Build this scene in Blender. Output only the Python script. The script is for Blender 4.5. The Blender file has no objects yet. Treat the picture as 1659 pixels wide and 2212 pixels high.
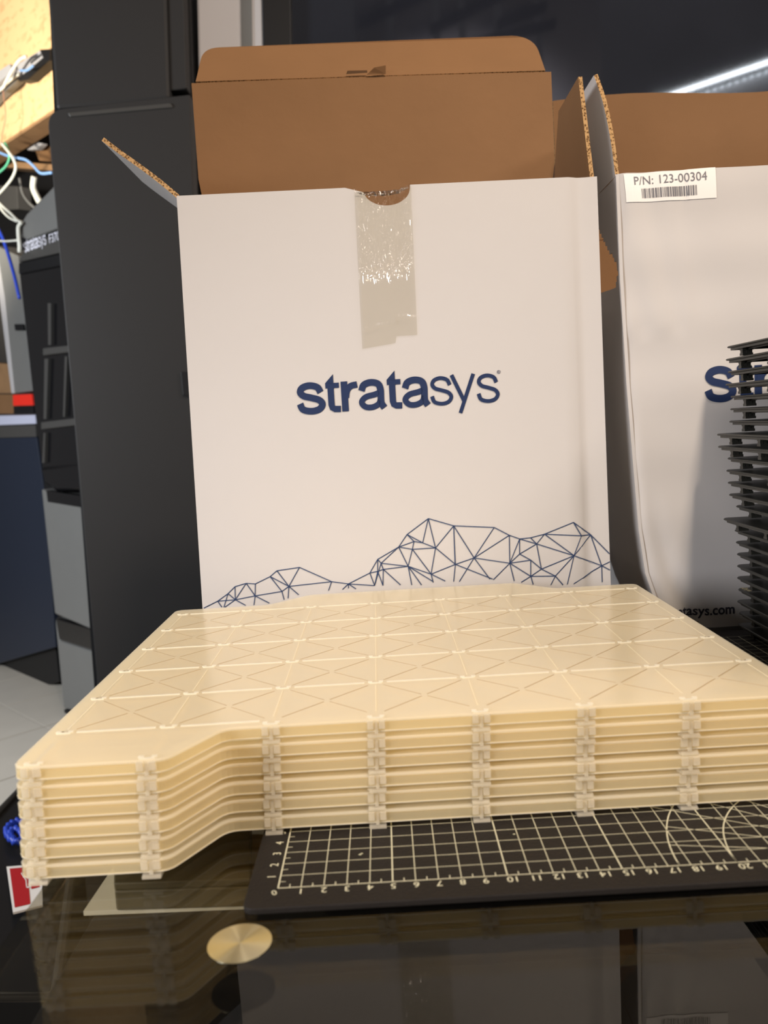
import bpy, bmesh, math, random
from mathutils import Vector, Matrix
random.seed(7)
S = bpy.context.scene
COL = S.collection
ZT = 0.753            # height in metres of the cutting mat's surface (z = 0 below, lengths in cm)

# ------------------------------------------------------------------ camera
RX = Vector((0.9983543, -0.00433669, -0.05718284))
RY = Vector((-0.05731693, -0.10776887, -0.99252236))
RZ = Vector((-0.00185827, 0.99416652, -0.10784009))
CAM = Vector((5.61128, -34.29738, 19.8981))
FPX = 1799.377
def W(p):
    return Vector((p[0] / 100, p[1] / 100, p[2] / 100 + ZT))
cd = bpy.data.cameras.new('camera'); cam = bpy.data.objects.new('camera', cd); COL.objects.link(cam)
M3 = Matrix((RX, -RY, -RZ)).transposed()
cam.matrix_world = Matrix.Translation(W(CAM)) @ M3.to_4x4()
cd.sensor_fit = 'HORIZONTAL'; cd.sensor_width = 36; cd.lens = FPX * 36 / 1659
cd.clip_start = 0.02; cd.clip_end = 60
cd.dof.use_dof = True; cd.dof.focus_distance = 0.62; cd.dof.aperture_fstop = 15.0
S.camera = cam

# ------------------------------------------------------------------ world, lights, exposure
wd = bpy.data.worlds.new('world'); S.world = wd; wd.use_nodes = True
wd.node_tree.nodes['Background'].inputs[0].default_value = (0.95, 0.9, 0.88, 1)
wd.node_tree.nodes['Background'].inputs[1].default_value = 0.13
def area(name, pos, target, size, power, col, sizey=None):
    l = bpy.data.lights.new(name, 'AREA'); l.energy = power; l.color = col; l.size = size / 100
    if sizey: l.shape = 'RECTANGLE'; l.size_y = sizey / 100
    o = bpy.data.objects.new(name, l); COL.objects.link(o); o.location = W(pos)
    o.rotation_euler = (W(target) - W(pos)).to_track_quat('-Z', 'Y').to_euler()
    return o
area('key_light', (50, -75, 150), (12, 25, 8), 16, 34, (1.0, 0.82, 0.64))
area('room_light', (300, -90, 235), (20, 40, 20), 75, 62, (1.0, 0.86, 0.76))
def spot(name, pos, target, power, col, ang, size=8):
    l = bpy.data.lights.new(name, 'SPOT'); l.energy = power; l.color = col; l.spot_size = math.radians(ang); l.spot_blend = 0.6; l.shadow_soft_size = size / 100
    o = bpy.data.objects.new(name, l); COL.objects.link(o); o.location = W(pos)
    o.rotation_euler = (W(target) - W(pos)).to_track_quat('-Z', 'Y').to_euler()
spot('left_room_light', (-95, -55, 36), (-9, 8, 4), 72, (1.0, 0.97, 0.98), 50, 25)
spot('shelf_light', (-190, 160, 95), (-163, 262, 128), 210, (1.0, 0.9, 0.72), 62)
area('aisle_fill', (-210, 60, 60), (-132, 245, 15), 50, 60, (0.92, 0.96, 1.0))  # fill lamp added to brighten the second printer and floor tiles
spot('partition_fill', (60, -110, 215), (70, -235, 190), 260, (0.95, 0.9, 1.0), 80)  # lamp added so the slats show up in the window reflection
S.view_settings.view_transform = 'Standard'; S.view_settings.look = 'None'
S.view_settings.gamma = 1.0; S.view_settings.use_curve_mapping = False
S.view_settings.exposure = -0.22
try:
    S.cycles.transparent_max_bounces = 40; S.cycles.max_bounces = 14
    S.cycles.transmission_bounces = 14; S.cycles.diffuse_bounces = 5; S.cycles.glossy_bounces = 5
    S.cycles.sample_clamp_indirect = 6
except Exception:
    pass

# ------------------------------------------------------------------ pixel rays used only to measure where things stand
def ray(u, v):
    return RX * ((u - 829.5) / FPX) + RY * ((v - 1106) / FPX) + RZ
def onz(u, v, z):
    d = ray(u, v); return CAM + d * ((z - CAM.z) / d.z)
def ony(u, v, y):
    d = ray(u, v); return CAM + d * ((y - CAM.y) / d.y)
def onp(u, v, p0, n):
    d = ray(u, v); n = Vector(n); return CAM + d * ((Vector(p0) - CAM).dot(n) / d.dot(n))

# ------------------------------------------------------------------ materials
def newmat(name):
    m = bpy.data.materials.new(name); m.use_nodes = True
    nt = m.node_tree; nt.nodes.clear()
    out = nt.nodes.new('ShaderNodeOutputMaterial')
    return m, nt, out
def prin(nt, col=(0.8, 0.8, 0.8), rough=0.5, metal=0.0, spec=0.5, **kw):
    b = nt.nodes.new('ShaderNodeBsdfPrincipled')
    b.inputs['Base Color'].default_value = (*col, 1); b.inputs['Roughness'].default_value = rough
    b.inputs['Metallic'].default_value = metal; b.inputs['Specular IOR Level'].default_value = spec
    for k, v in kw.items(): b.inputs[k].default_value = v
    return b
def plain(name, col, rough=0.5, metal=0.0, spec=0.5, noise=0.0, nscale=20, bump=0.0, bscale=200, **kw):
    m, nt, out = newmat(name)
    b = prin(nt, col, rough, metal, spec, **kw)
    tc = nt.nodes.new('ShaderNodeTexCoord')
    if noise:
        n = nt.nodes.new('ShaderNodeTexNoise'); n.inputs['Scale'].default_value = nscale; n.inputs['Detail'].default_value = 4
        nt.links.new(tc.outputs['Object'], n.inputs['Vector'])
        mx = nt.nodes.new('ShaderNodeMix'); mx.data_type = 'RGBA'
        mx.inputs['A'].default_value = (*[c * (1 - noise) for c in col], 1); mx.inputs['B'].default_value = (*[min(1, c * (1 + noise)) for c in col], 1)
        nt.links.new(n.outputs['Fac'], mx.inputs['Factor']); nt.links.new(mx.outputs['Result'], b.inputs['Base Color'])
    if bump:
        n = nt.nodes.new('ShaderNodeTexNoise'); n.inputs['Scale'].default_value = bscale; n.inputs['Detail'].default_value = 3
        nt.links.new(tc.outputs['Object'], n.inputs['Vector'])
        bp = nt.nodes.new('ShaderNodeBump'); bp.inputs['Strength'].default_value = bump; bp.inputs['Distance'].default_value = 0.002
        nt.links.new(n.outputs['Fac'], bp.inputs['Height']); nt.links.new(bp.outputs['Normal'], b.inputs['Normal'])
    nt.links.new(b.outputs[0], out.inputs[0])
    return m
M = {}
M['white_board'] = plain('white_board', (0.535, 0.518, 0.512), 0.45, spec=0.35, noise=0.02, nscale=6, bump=0.12, bscale=30)
M['kraft'] = plain('kraft', (0.225, 0.12, 0.055), 0.75, spec=0.2, noise=0.10, nscale=14, bump=0.15, bscale=90)
def edge_mat():
    m, nt, out = newmat('corrugated_edge')
    b = prin(nt, (0.4, 0.25, 0.12), 0.9, spec=0.1)
    tc = nt.nodes.new('ShaderNodeTexCoord'); n = nt.nodes.new('ShaderNodeTexVoronoi'); n.inputs['Scale'].default_value = 520
    nt.links.new(tc.outputs['Object'], n.inputs['Vector'])
    r = nt.nodes.new('ShaderNodeValToRGB'); r.color_ramp.elements[0].color = (0.10, 0.05, 0.02, 1); r.color_ramp.elements[1].color = (0.48, 0.30, 0.14, 1)
    r.color_ramp.elements[0].position = 0.2; r.color_ramp.elements[1].position = 0.6
    nt.links.new(n.outputs['Distance'], r.inputs[0]); nt.links.new(r.outputs[0], b.inputs['Base Color']); nt.links.new(b.outputs[0], out.inputs[0])
    return m
M['edge'] = edge_mat()
M['navy'] = plain('navy_print', (0.014, 0.028, 0.085), 0.5, spec=0.3)
M['line_navy'] = plain('navy_line', (0.03, 0.055, 0.13), 0.5, spec=0.3)
M['black_print'] = plain('black_print', (0.03, 0.03, 0.045), 0.5)
M['label'] = plain('label_paper', (0.85, 0.83, 0.81), 0.35)
M['mat_black'] = plain('mat_black', (0.013, 0.011, 0.010), 0.6, spec=0.2, noise=0.2, nscale=40, bump=0.2, bscale=900)
M['mat_line'] = plain('mat_line', (0.60, 0.58, 0.42), 0.6)
M['speck'] = plain('speck', (0.5, 0.5, 0.35), 0.6)
M['dark_grey'] = plain('machine_dark_grey', (0.027, 0.026, 0.026), 0.55, spec=0.25, bump=0.1, bscale=400)
M['dark_grey_gloss'] = plain('machine_edge_grey', (0.06, 0.058, 0.055), 0.35)
M['post_grey'] = plain('post_light_grey', (0.66, 0.64, 0.65), 0.5)
M['mid_grey'] = plain('machine_mid_grey', (0.16, 0.16, 0.155), 0.4, noise=0.04)
M['light_grey'] = plain('machine_light_grey', (0.42, 0.41, 0.42), 0.5)
M['black'] = plain('matte_black', (0.008, 0.008, 0.009), 0.5, spec=0.3)
M['black_gloss'] = plain('gloss_black', (0.006, 0.006, 0.007), 0.12)
M['black_tray'] = plain('black_tray_plastic', (0.020, 0.020, 0.017), 0.42, spec=0.5, noise=0.3, nscale=60)
M['window'] = plain('window_glass_dark', (0.018, 0.02, 0.028), 0.04, spec=1.0, noise=0.5, nscale=3)
M['steel'] = plain('steel', (0.45, 0.45, 0.46), 0.3, metal=1)
M['wood'] = plain('plank_wood', (0.30, 0.17, 0.08), 0.7, noise=0.3, nscale=15)
M['cable_white'] = plain('cable_white', (0.75, 0.76, 0.68), 0.45)
M['cable_blue'] = plain('cable_light_blue', (0.22, 0.40, 0.75), 0.45)
M['cable_deep_blue'] = plain('cable_deep_blue', (0.02, 0.06, 0.5), 0.45)
M['cable_green'] = plain('cable_green', (0.12, 0.50, 0.30), 0.45)
M['cable_red'] = plain('cable_thin_red', (0.45, 0.2, 0.12), 0.45)
M['red'] = plain('red_plastic', (0.85, 0.03, 0.015), 0.4)
M['sign_red'] = plain('sign_red', (0.45, 0.012, 0.02), 0.4)
M['bin_blue'] = plain('bin_blue', (0.012, 0.018, 0.035), 0.5)
M['lid_white'] = plain('bin_lid_lilac_white', (0.5, 0.52, 0.66), 0.4)
M['tile'] = plain('floor_tile', (0.62, 0.58, 0.51), 0.35, noise=0.08, nscale=9)
M['grout'] = plain('grout', (0.16, 0.15, 0.13), 0.9)
M['wall'] = plain('wall_paint_dark', (0.05, 0.045, 0.04), 0.9)
M['beige'] = plain('beige_shelf_top', (0.92, 0.86, 0.68), 0.6, noise=0.08, nscale=30)
M['silver_text'] = plain('silver_lettering', (0.85, 0.85, 0.95), 0.3)
def osb():
    m, nt, out = newmat('strand_board')
    b = prin(nt, (0.6, 0.4, 0.2), 0.7, spec=0.2)
    tc = nt.nodes.new('ShaderNodeTexCoord'); mp = nt.nodes.new('ShaderNodeMapping'); mp.inputs['Scale'].default_value = (9, 9, 26); mp.inputs['Rotation'].default_value = (0.3, 0.6, 0.5)
    v = nt.nodes.new('ShaderNodeTexVoronoi'); v.inputs['Scale'].default_value = 3.0; v.inputs['Randomness'].default_value = 1
    n = nt.nodes.new('ShaderNodeTexNoise'); n.inputs['Scale'].default_value = 14
    r = nt.nodes.new('ShaderNodeValToRGB')
    e = r.color_ramp.elements; e[0].color = (0.36, 0.18, 0.07, 1); e[1].color = (0.78, 0.52, 0.27, 1); e[0].position = 0.1; e[1].position = 0.7
    nt.links.new(tc.outputs['Object'], mp.inputs[0]); nt.links.new(mp.outputs[0], v.inputs['Vector']); nt.links.new(tc.outputs['Object'], n.inputs['Vector'])
    mx = nt.nodes.new('ShaderNodeMath'); mx.operation = 'MULTIPLY_ADD'; mx.inputs[1].default_value = 0.5
    sp = nt.nodes.new('ShaderNodeSeparateColor'); nt.links.new(v.outputs['Color'], sp.inputs[0]); nt.links.new(sp.outputs[0], mx.inputs[0])
    nt.links.new(n.outputs['Fac'], mx.inputs[2]); nt.links.new(mx.outputs[0], r.inputs[0])
    nt.links.new(r.outputs[0], b.inputs['Base Color']); nt.links.new(b.outputs[0], out.inputs[0])
    return m
M['osb'] = osb()
M['darkening_rug'] = plain('darkening_floor_mat', (0.022, 0.018, 0.015), 0.9, noise=0.3, nscale=8)
def tray_mat(name, tint, trans, dens, gloss=0.12, f0=0.045):
    # milky plastic: part of the light passes, part is scattered forwards and backwards inside the wall
    m, nt, out = newmat(name)
    g = nt.nodes.new('ShaderNodeBsdfTransparent'); g.inputs[0].default_value = (*tint, 1)
    df = nt.nodes.new('ShaderNodeBsdfDiffuse'); df.inputs[0].default_value = (*dens, 1)
    tl = nt.nodes.new('ShaderNodeBsdfTranslucent'); tl.inputs[0].default_value = (*dens, 1)
    m1 = nt.nodes.new('ShaderNodeMixShader'); m1.inputs[0].default_value = 0.45
    nt.links.new(df.outputs[0], m1.inputs[1]); nt.links.new(tl.outputs[0], m1.inputs[2])
    m2 = nt.nodes.new('ShaderNodeMixShader'); m2.inputs[0].default_value = trans
    nt.links.new(m1.outputs[0], m2.inputs[1]); nt.links.new(g.outputs[0], m2.inputs[2])
    gl = nt.nodes.new('ShaderNodeBsdfGlossy'); gl.inputs['Roughness'].default_value = gloss
    lw = nt.nodes.new('ShaderNodeLayerWeight'); lw.inputs['Blend'].default_value = 0.5
    pw = nt.nodes.new('ShaderNodeMath'); pw.operation = 'POWER'; pw.inputs[1].default_value = 5
    f = nt.nodes.new('ShaderNodeMath'); f.operation = 'MULTIPLY_ADD'; f.inputs[1].default_value = .7; f.inputs[2].default_value = f0
    nt.links.new(lw.outputs['Facing'], pw.inputs[0]); nt.links.new(pw.outputs[0], f.inputs[0])
    m3 = nt.nodes.new('ShaderNodeMixShader'); nt.links.new(f.outputs[0], m3.inputs[0])
    nt.links.new(m2.outputs[0], m3.inputs[1]); nt.links.new(gl.outputs[0], m3.inputs[2])
    nt.links.new(m3.outputs[0], out.inputs[0])
    return m
M['tray_plate'] = tray_mat('frosted_tray_plastic', (1.0, 0.97, 0.89), 0.52, (1.0, 0.955, 0.81), 0.18)
M['tray_rib'] = tray_mat('clear_tray_rib', (1.0, 0.965, 0.84), 0.60, (1.0, 0.89, 0.62), 0.10, 0.06)
M['tray_foot'] = tray_mat('clear_tray_foot', (1.0, 0.98, 0.92), 0.66, (1.0, 0.96, 0.86), 0.06, 0.10)
M['tray_highlight'] = tray_mat('pale_tray_highlight', (1.0, 0.98, 0.9), 0.25, (1.0, 0.97, 0.86), 0.10, 0.16)  # pale tone paints caught light on skirt edge, rib lines and pips
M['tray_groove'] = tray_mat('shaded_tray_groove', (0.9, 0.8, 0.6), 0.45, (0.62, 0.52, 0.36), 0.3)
M['tray_slot'] = plain('open_tray_slot', (0.10, 0.085, 0.06), 0.6)
def thin_glass(name, tint, ior, rough=0.0, tintmix=None):
    m, nt, out = newmat(name)
    t = nt.nodes.new('ShaderNodeBsdfTransparent'); t.inputs[0].default_value = (*tint, 1)
    g = nt.nodes.new('ShaderNodeBsdfGlossy'); g.inputs['Roughness'].default_value = rough
    lw = nt.nodes.new('ShaderNodeLayerWeight'); lw.inputs['Blend'].default_value = 0.5
    pw = nt.nodes.new('ShaderNodeMath'); pw.operation = 'POWER'; pw.inputs[1].default_value = 5
    f = nt.nodes.new('ShaderNodeMath'); f.operation = 'MULTIPLY_ADD'; f.inputs[1].default_value = 1 - ior; f.inputs[2].default_value = ior
    nt.links.new(lw.outputs['Facing'], pw.inputs[0]); nt.links.new(pw.outputs[0], f.inputs[0])
    x = nt.nodes.new('ShaderNodeMixShader')
    nt.links.new(f.outputs[0], x.inputs[0]); nt.links.new(t.outputs[0], x.inputs[1]); nt.links.new(g.outputs[0], x.inputs[2])
    nt.links.new(x.outputs[0], out.inputs[0])
    return m, nt, g
M['table_glass'], _, _ = thin_glass('smoked_table_glass', (0.74, 0.72, 0.66), 0.036, 0.005)
def tape_mat():
    m, nt, g = thin_glass('clear_tape_film', (0.98, 0.962, 0.91), 0.12, 0.10)
    tc = nt.nodes.new('ShaderNodeTexCoord')
    mp = nt.nodes.new('ShaderNodeMapping'); mp.inputs['Scale'].default_value = (170, 40, 55); mp.inputs['Rotation'].default_value = (0, 0.3, 0)
    n = nt.nodes.new('ShaderNodeTexNoise'); n.inputs['Scale'].default_value = 1.0; n.inputs['Detail'].default_value = 2; n.inputs['Distortion'].default_value = 1.2
    bp = nt.nodes.new('ShaderNodeBump'); bp.inputs['Distance'].default_value = 0.035
    sx = nt.nodes.new('ShaderNodeSeparateXYZ'); nt.links.new(tc.outputs['Object'], sx.inputs[0])
    mr = nt.nodes.new('ShaderNodeMapRange'); mr.inputs['From Min'].default_value = 0.31; mr.inputs['From Max'].default_value = 0.35; mr.inputs['To Min'].default_value = 0.04; mr.inputs['To Max'].default_value = 1.0
    nt.links.new(sx.outputs['Z'], mr.inputs['Value']); nt.links.new(mr.outputs[0], bp.inputs['Strength'])
    nt.links.new(tc.outputs['Object'], mp.inputs[0]); nt.links.new(mp.outputs[0], n.inputs['Vector'])
    nt.links.new(n.outputs['Fac'], bp.inputs['Height']); nt.links.new(bp.outputs['Normal'], g.inputs['Normal'])
    return m
M['tape'] = tape_mat()
def disc_mat():
    m, nt, out = newmat('radial_brushed_metal')
    b = prin(nt, (0.80, 0.78, 0.60), 0.24, metal=1.0, Anisotropic=0.9, **{'Anisotropic Rotation': 0.25})
    tg = nt.nodes.new('ShaderNodeTangent'); tg.direction_type = 'RADIAL'; tg.axis = 'Z'
    nt.links.new(tg.outputs[0], b.inputs['Tangent']); nt.links.new(b.outputs[0], out.inputs[0])
    return m
M['disc'] = disc_mat()
def emis(name, col, st):
    m, nt, out = newmat(name); e = nt.nodes.new('ShaderNodeEmission'); e.inputs[0].default_value = (*col, 1); e.inputs[1].default_value = st
    nt.links.new(e.outputs[0], out.inputs[0]); return m
M['led_dim'] = emis('led_bead_dim', (0.8, 0.9, 1.0), 22)
M['led'] = emis('led_bead', (0.85, 0.92, 1.0), 60)

# ------------------------------------------------------------------ mesh helpers (cm in, metres out)
class MB:
    def __init__(s): s.v = []; s.f = []; s.mi = []
    def add(s, vs, fs, mi=0):
        k = len(s.v); s.v += [Vector(p) for p in vs]; s.f += [tuple(k + i for i in f) for f in fs]; s.mi += [mi] * len(fs); return s
    def box(s, a, b, mi=0, fn=None):
        x0, y0, z0 = a; x1, y1, z1 = b
        vs = [(x0, y0, z0), (x1, y0, z0), (x1, y1, z0), (x0, y1, z0), (x0, y0, z1), (x1, y0, z1), (x1, y1, z1), (x0, y1, z1)]
        if fn: vs = [fn(Vector(p)) for p in vs]
        return s.add(vs, [(0, 3, 2, 1), (4, 5, 6, 7), (0, 1, 5, 4), (1, 2, 6, 5), (2, 3, 7, 6), (3, 0, 4, 7)], mi)
    def bar(s, p, q, w, h, up=(0, 0, 1), mi=0):
        p = Vector(p); q = Vector(q); d = (q - p).normalized(); r = d.cross(Vector(up)).normalized() * (w / 2); u = Vector(up) * h
        return s.add([p - r, p + r, q + r, q - r, p - r + u, p + r + u, q + r + u, q - r + u], [(0, 3, 2, 1), (4, 5, 6, 7), (0, 1, 5, 4), (1, 2, 6, 5), (2, 3, 7, 6), (3, 0, 4, 7)], mi)
    def prism(s, pts, vec, mi=0):
        n = len(pts); vec = Vector(vec); pts = [Vector(p) for p in pts]
        return s.add(pts + [p + vec for p in pts], [tuple(range(n)), tuple(range(2 * n - 1, n - 1, -1))] + [(i, n + i, n + (i + 1) % n, (i + 1) % n) for i in range(n)], mi)
    def tube(s, pts, r, seg=8, mi=0):
        pts = [Vector(p) for p in pts]; k = len(s.v); n = len(pts); last = None
        for i, p in enumerate(pts):
            d = (pts[min(i + 1, n - 1)] - pts[max(i - 1, 0)]).normalized()
            a = d.orthogonal().normalized() if last is None else (last - d * last.dot(d)).normalized(); last = a
            b = d.cross(a)
            rr = r[i] if isinstance(r, (list, tuple)) else r
            for j in range(seg):
                t = 2 * math.pi * j / seg; s.v.append(p + a * math.cos(t) * rr + b * math.sin(t) * rr)
        for i in range(n - 1):
            for j in range(seg):
                s.f.append((k + i * seg + j, k + i * seg + (j + 1) % seg, k + (i + 1) * seg + (j + 1) % seg, k + (i + 1) * seg + j)); s.mi.append(mi)
        s.f.append(tuple(k + j for j in range(seg))[::-1]); s.mi.append(mi)
        s.f.append(tuple(k + (n - 1) * seg + j for j in range(seg))); s.mi.append(mi)
        return s
    def build(s, name, mats, parent=None, bevel=0, smooth=False, fixn=True, origin=None):
        if not isinstance(mats, (list, tuple)): mats = [mats]
        me = bpy.data.meshes.new(name)
        if parent is not None: base = parent['_b'] if '_b' in parent else [0, 0, 0]
        elif origin is not None: base = origin
        else:
            n = len(s.v); base = [sum(v.x for v in s.v) / n, sum(v.y for v in s.v) / n, min(v.z for v in s.v)]
        base = Vector(base)
        me.from_pydata([tuple((v - base) / 100) for v in s.v], [], s.f)
        for m in mats: me.materials.append(m)
        for p, mi in zip(me.polygons, s.mi): p.material_index = mi; p.use_smooth = smooth
        if fixn:
            bm = bmesh.new(); bm.from_mesh(me); bmesh.ops.recalc_face_normals(bm, faces=bm.faces); bm.to_mesh(me); bm.free()
        o = bpy.data.objects.new(name, me); COL.objects.link(o)
        if parent is not None: o.parent = parent
        else: o.location = W(base)
        o['_b'] = list(base)
        if bevel:
            bv = o.modifiers.new('bevel', 'BEVEL'); bv.width = bevel / 100; bv.segments = 2; bv.limit_method = 'ANGLE'; bv.angle_limit = 0.6
        return o
def tag(o, label=None, cat=None, group=None, kind=None):
    if label: o['label'] = label
    if cat: o['category'] = cat
    if group: o['group'] = group
    if kind: o['kind'] = kind
    return o
def thing(name, base, label, cat, group=None):
    o = bpy.data.objects.new(name, None); COL.objects.link(o); o.location = W(base); o['_b'] = list(base); o.empty_display_size = 0.02
    return tag(o, label, cat, group)
def copy_tree(o, parent=None):
    c = o.copy(); COL.objects.link(c); c.parent = parent
    for ch in KIDS.get(o, []) if False else [k for k in o.children]:
        copy_tree(ch, c)
    return c
def sheet(name, parent, nu, nv, fn, thick, mats, skip=None, smooth=True, fine=False):
    """cardboard panel: grid surface fn(u,v) with thickness behind its face"""
    vs = [fn(i / nu, j / nv) for j in range(nv + 1) for i in range(nu + 1)]
    fs = []
    for j in range(nv):
        for i in range(nu):
            if skip and skip((i + .5) / nu, (j + .5) / nv): continue
            a = j * (nu + 1) + i; fs.append((a, a + 1, a + nu + 2, a + nu + 1))
    mb = MB(); mb.add(vs, fs)
    o = mb.build(name, mats, parent, fixn=False, smooth=smooth)
    sd = o.modifiers.new('board', 'SOLIDIFY'); sd.thickness = thick / 100; sd.offset = -1
    if len(mats) > 1: sd.material_offset = 1; sd.material_offset_rim = 2
    es = o.modifiers.new('crisp_edges', 'EDGE_SPLIT'); es.split_angle = 0.7
    return o
def poly_panel(name, parent, pts, thick, mats):
    mb = MB(); mb.add(pts, [tuple(range(len(pts)))])
    o = mb.build(name, mats, parent, fixn=False)
    sd = o.modifiers.new('board', 'SOLIDIFY'); sd.thickness = thick / 100; sd.offset = -1
    if len(mats) > 1: sd.material_offset = 1; sd.material_offset_rim = 2
    return o
def arc(cx, cy, r, a0, a1, n):
    return [(cx + r * math.cos(a0 + (a1 - a0) * i / n), cy + r * math.sin(a0 + (a1 - a0) * i / n)) for i in range(n + 1)]
def roundpoly(pts, rs, n=4):
    """round the corners of a 2D polygon"""
    out = []; N = len(pts)
    for i in range(N):
        p = Vector(pts[i]); a = Vector(pts[i - 1]); b = Vector(pts[(i + 1) % N]); r = rs[i] if isinstance(rs, (list, tuple)) else rs
        if r <= 0: out.append(tuple(p)); continue
        da = (a - p).normalized(); db = (b - p).normalized()
        for k in range(n + 1):
            t = k / n; q = (p + da * r) * (1 - t) ** 2 + p * 2 * t * (1 - t) + (p + db * r) * t * t
            out.append(tuple(q))
    return out
def catmull(pts, n=6):
    P = [Vector(p) for p in pts]; P = [P[0] * 2 - P[1]] + P + [P[-1] * 2 - P[-2]]; out = []
    for i in range(1, len(P) - 2):
        for k in range(n):
            t = k / n; a, b, c, d = P[i - 1], P[i], P[i + 1], P[i + 2]
            out.append(0.5 * ((2 * b) + (c - a) * t + (2 * a - 5 * b + 4 * c - d) * t * t + (-a + 3 * b - 3 * c + d) * t ** 3))
    out.append(P[-2]); return out
def ribbon(mb, pts, w, T, mi=0):
    """flat 2D stroke of width w mapped by T to 3D"""
    P = [Vector(p) for p in pts]; n = len(P); L = []; R = []
    for i, p in enumerate(P):
        d = (P[min(i + 1, n - 1)] - P[max(i - 1, 0)]).normalized(); nrm = Vector((-d.y, d.x)) * w / 2
        L.append(T(p + nrm)); R.append(T(p - nrm))
    mb.add(L + R, [(i, n + i, n + i + 1, i + 1) for i in range(n - 1)], mi)

# ------------------------------------------------------------------ lettering
SP = [(.80, .67), (.70, .84), (.45, .91), (.21, .85), (.13, .71), (.24, .58), (.48, .51), (.74, .42), (.84, .27), (.72, .12), (.46, .07), (.19, .14), (.10, .33)]
def logo(mb, T, only=None):
    B = .22; H = .125
    def glyph(ch, ox, w, bold):
        def t(p): return T(Vector((ox + p[0] * w, p[1])))
        st = B if bold else H
        if ch == 's': ribbon(mb, [Vector((ox + p.x * w, p.y)) for p in catmull(SP)], st, T)
        if ch == 't':
            ribbon(mb, [Vector((ox + .17, 1.0)), Vector((ox + .17, .24)), Vector((ox + .2, .14)), Vector((ox + .27, .10)), Vector((ox + .47, .09))], B * .95, T)
            ribbon(mb, [(ox, .87), (ox + .45, .87)], .17, T)
            mb.add([T(Vector(p)) for p in [(ox, .955), (ox + .275, .955), (ox + .275, 1.24)]], [(0, 1, 2)])
        if ch == 'r':
            ribbon(mb, [(ox + .13, 0), (ox + .13, .98)], B, T)
            ribbon(mb, [Vector(p) + Vector((ox, 0)) for p in catmull([Vector((.17, .45)), Vector((.22, .68)), Vector((.35, .82)), Vector((.56, .86))])], B * .95, T)
        if ch == 'a':
            pts = catmull([Vector(p) for p in [(.13, .64), (.22, .83), (.45, .90), (.68, .84), (.76, .66), (.76, .40), (.77, .2), (.86, .05)]])
            ribbon(mb, [Vector((ox + p.x * w, p.y)) for p in pts], B, T)
            pts = catmull([Vector(p) for p in [(.76, .57), (.56, .50), (.26, .43), (.12, .27), (.24, .11), (.47, .09), (.68, .19), (.76, .38)]])
            ribbon(mb, [Vector((ox + p.x * w, p.y)) for p in pts], B * .86, T)
        if ch == 'y':
            ribbon(mb, [(ox + .06, .99), (ox + .44, .12)], H, T); ribbon(mb, [(ox + .78, .99), (ox + .30, -.27)], H, T)
    seq = [('s', 0, 1.0, 1), ('t', .97, 1, 1), ('r', 1.46, 1, 1), ('a', 2.02, 1.0, 1), ('t', 3.0, 1, 1), ('a', 3.46, 1.0, 1), ('s', 4.38, .86, 0), ('y', 5.08, 1, 0), ('s', 5.92, .86, 0)]
    for ch, ox, w, b in (seq if only is None else seq[:only]): glyph(ch, ox, w, b)
    if only is None:
        ribbon(mb, arc(6.70, 1.0, .05, 0, 2 * math.pi, 14), .014, T)
        ribbon(mb, [(6.685, .975), (6.685, 1.025), (6.71, 1.02), (6.71, 1.0), (6.685, 1.0), (6.715, .975)], .01, T)
def text_mesh(mb, txt, size, T, mi=0, align='LEFT', bold=False):
    cu = bpy.data.curves.new('lettering', 'FONT'); cu.body = txt; cu.size = size; cu.align_x = align; cu.resolution_u = 3
    if bold: cu.offset = size * 0.02
    o = bpy.data.objects.new('lettering', cu); COL.objects.link(o)
    dg = bpy.context.evaluated_depsgraph_get(); me = bpy.data.meshes.new_from_object(o.evaluated_get(dg))
    mb.add([T(Vector((v.co.x, v.co.y))) for v in me.vertices], [tuple(p.vertices) for p in me.polygons], mi)
    bpy.data.objects.remove(o); bpy.data.curves.remove(cu); bpy.data.meshes.remove(me)

# ================================================================== SETTING
ZF = -ZT * 100
s2 = math.sqrt(.5)
P2 = onz(137, 1530, -73); P2.z = ZF
N45 = Vector((s2, s2, 0)); T45 = Vector((s2, -s2, 0))
fl = MB().box((-420, -260, ZF - 6), (330, 420, ZF - 1.0)).build('floor', M['grout']); tag(fl, kind='structure')
fl['_b'] = [-45.0, 80.0, ZF - 6]
proto = None
tn0, tt0 = 53.6, -213.1
for i in range(-3, 9):
    for j in range(-9, 5):
        c = N45 * (tn0 + 34 * (i + .5)) + T45 * (tt0 + 34 * (j + .5))
        if not (-340 < c.x < -20 and 20 < c.y < 360): continue
        if proto is None:
            mb = MB(); e = 16.72
            mb.prism([N45 * a + T45 * b for a, b in ((-e, -e), (e, -e), (e, e), (-e, e))], (0, 0, 1.0))
            proto = mb.build('tile', M['tile'], fl); proto['_b'] = [0, 0, 0]
            proto.data.transform(Matrix.Translation(Vector(fl['_b']) / 100)); o = proto
        else:
            o = proto.copy(); COL.objects.link(o)
        o.location = (Vector((c.x, c.y, ZF - 1.0)) - Vector(fl['_b'])) / 100
wb = MB().box((-420, 410, ZF - 6), (330, 420, 230)).build('wall_back', M['wall']); tag(wb, kind='structure')

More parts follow.
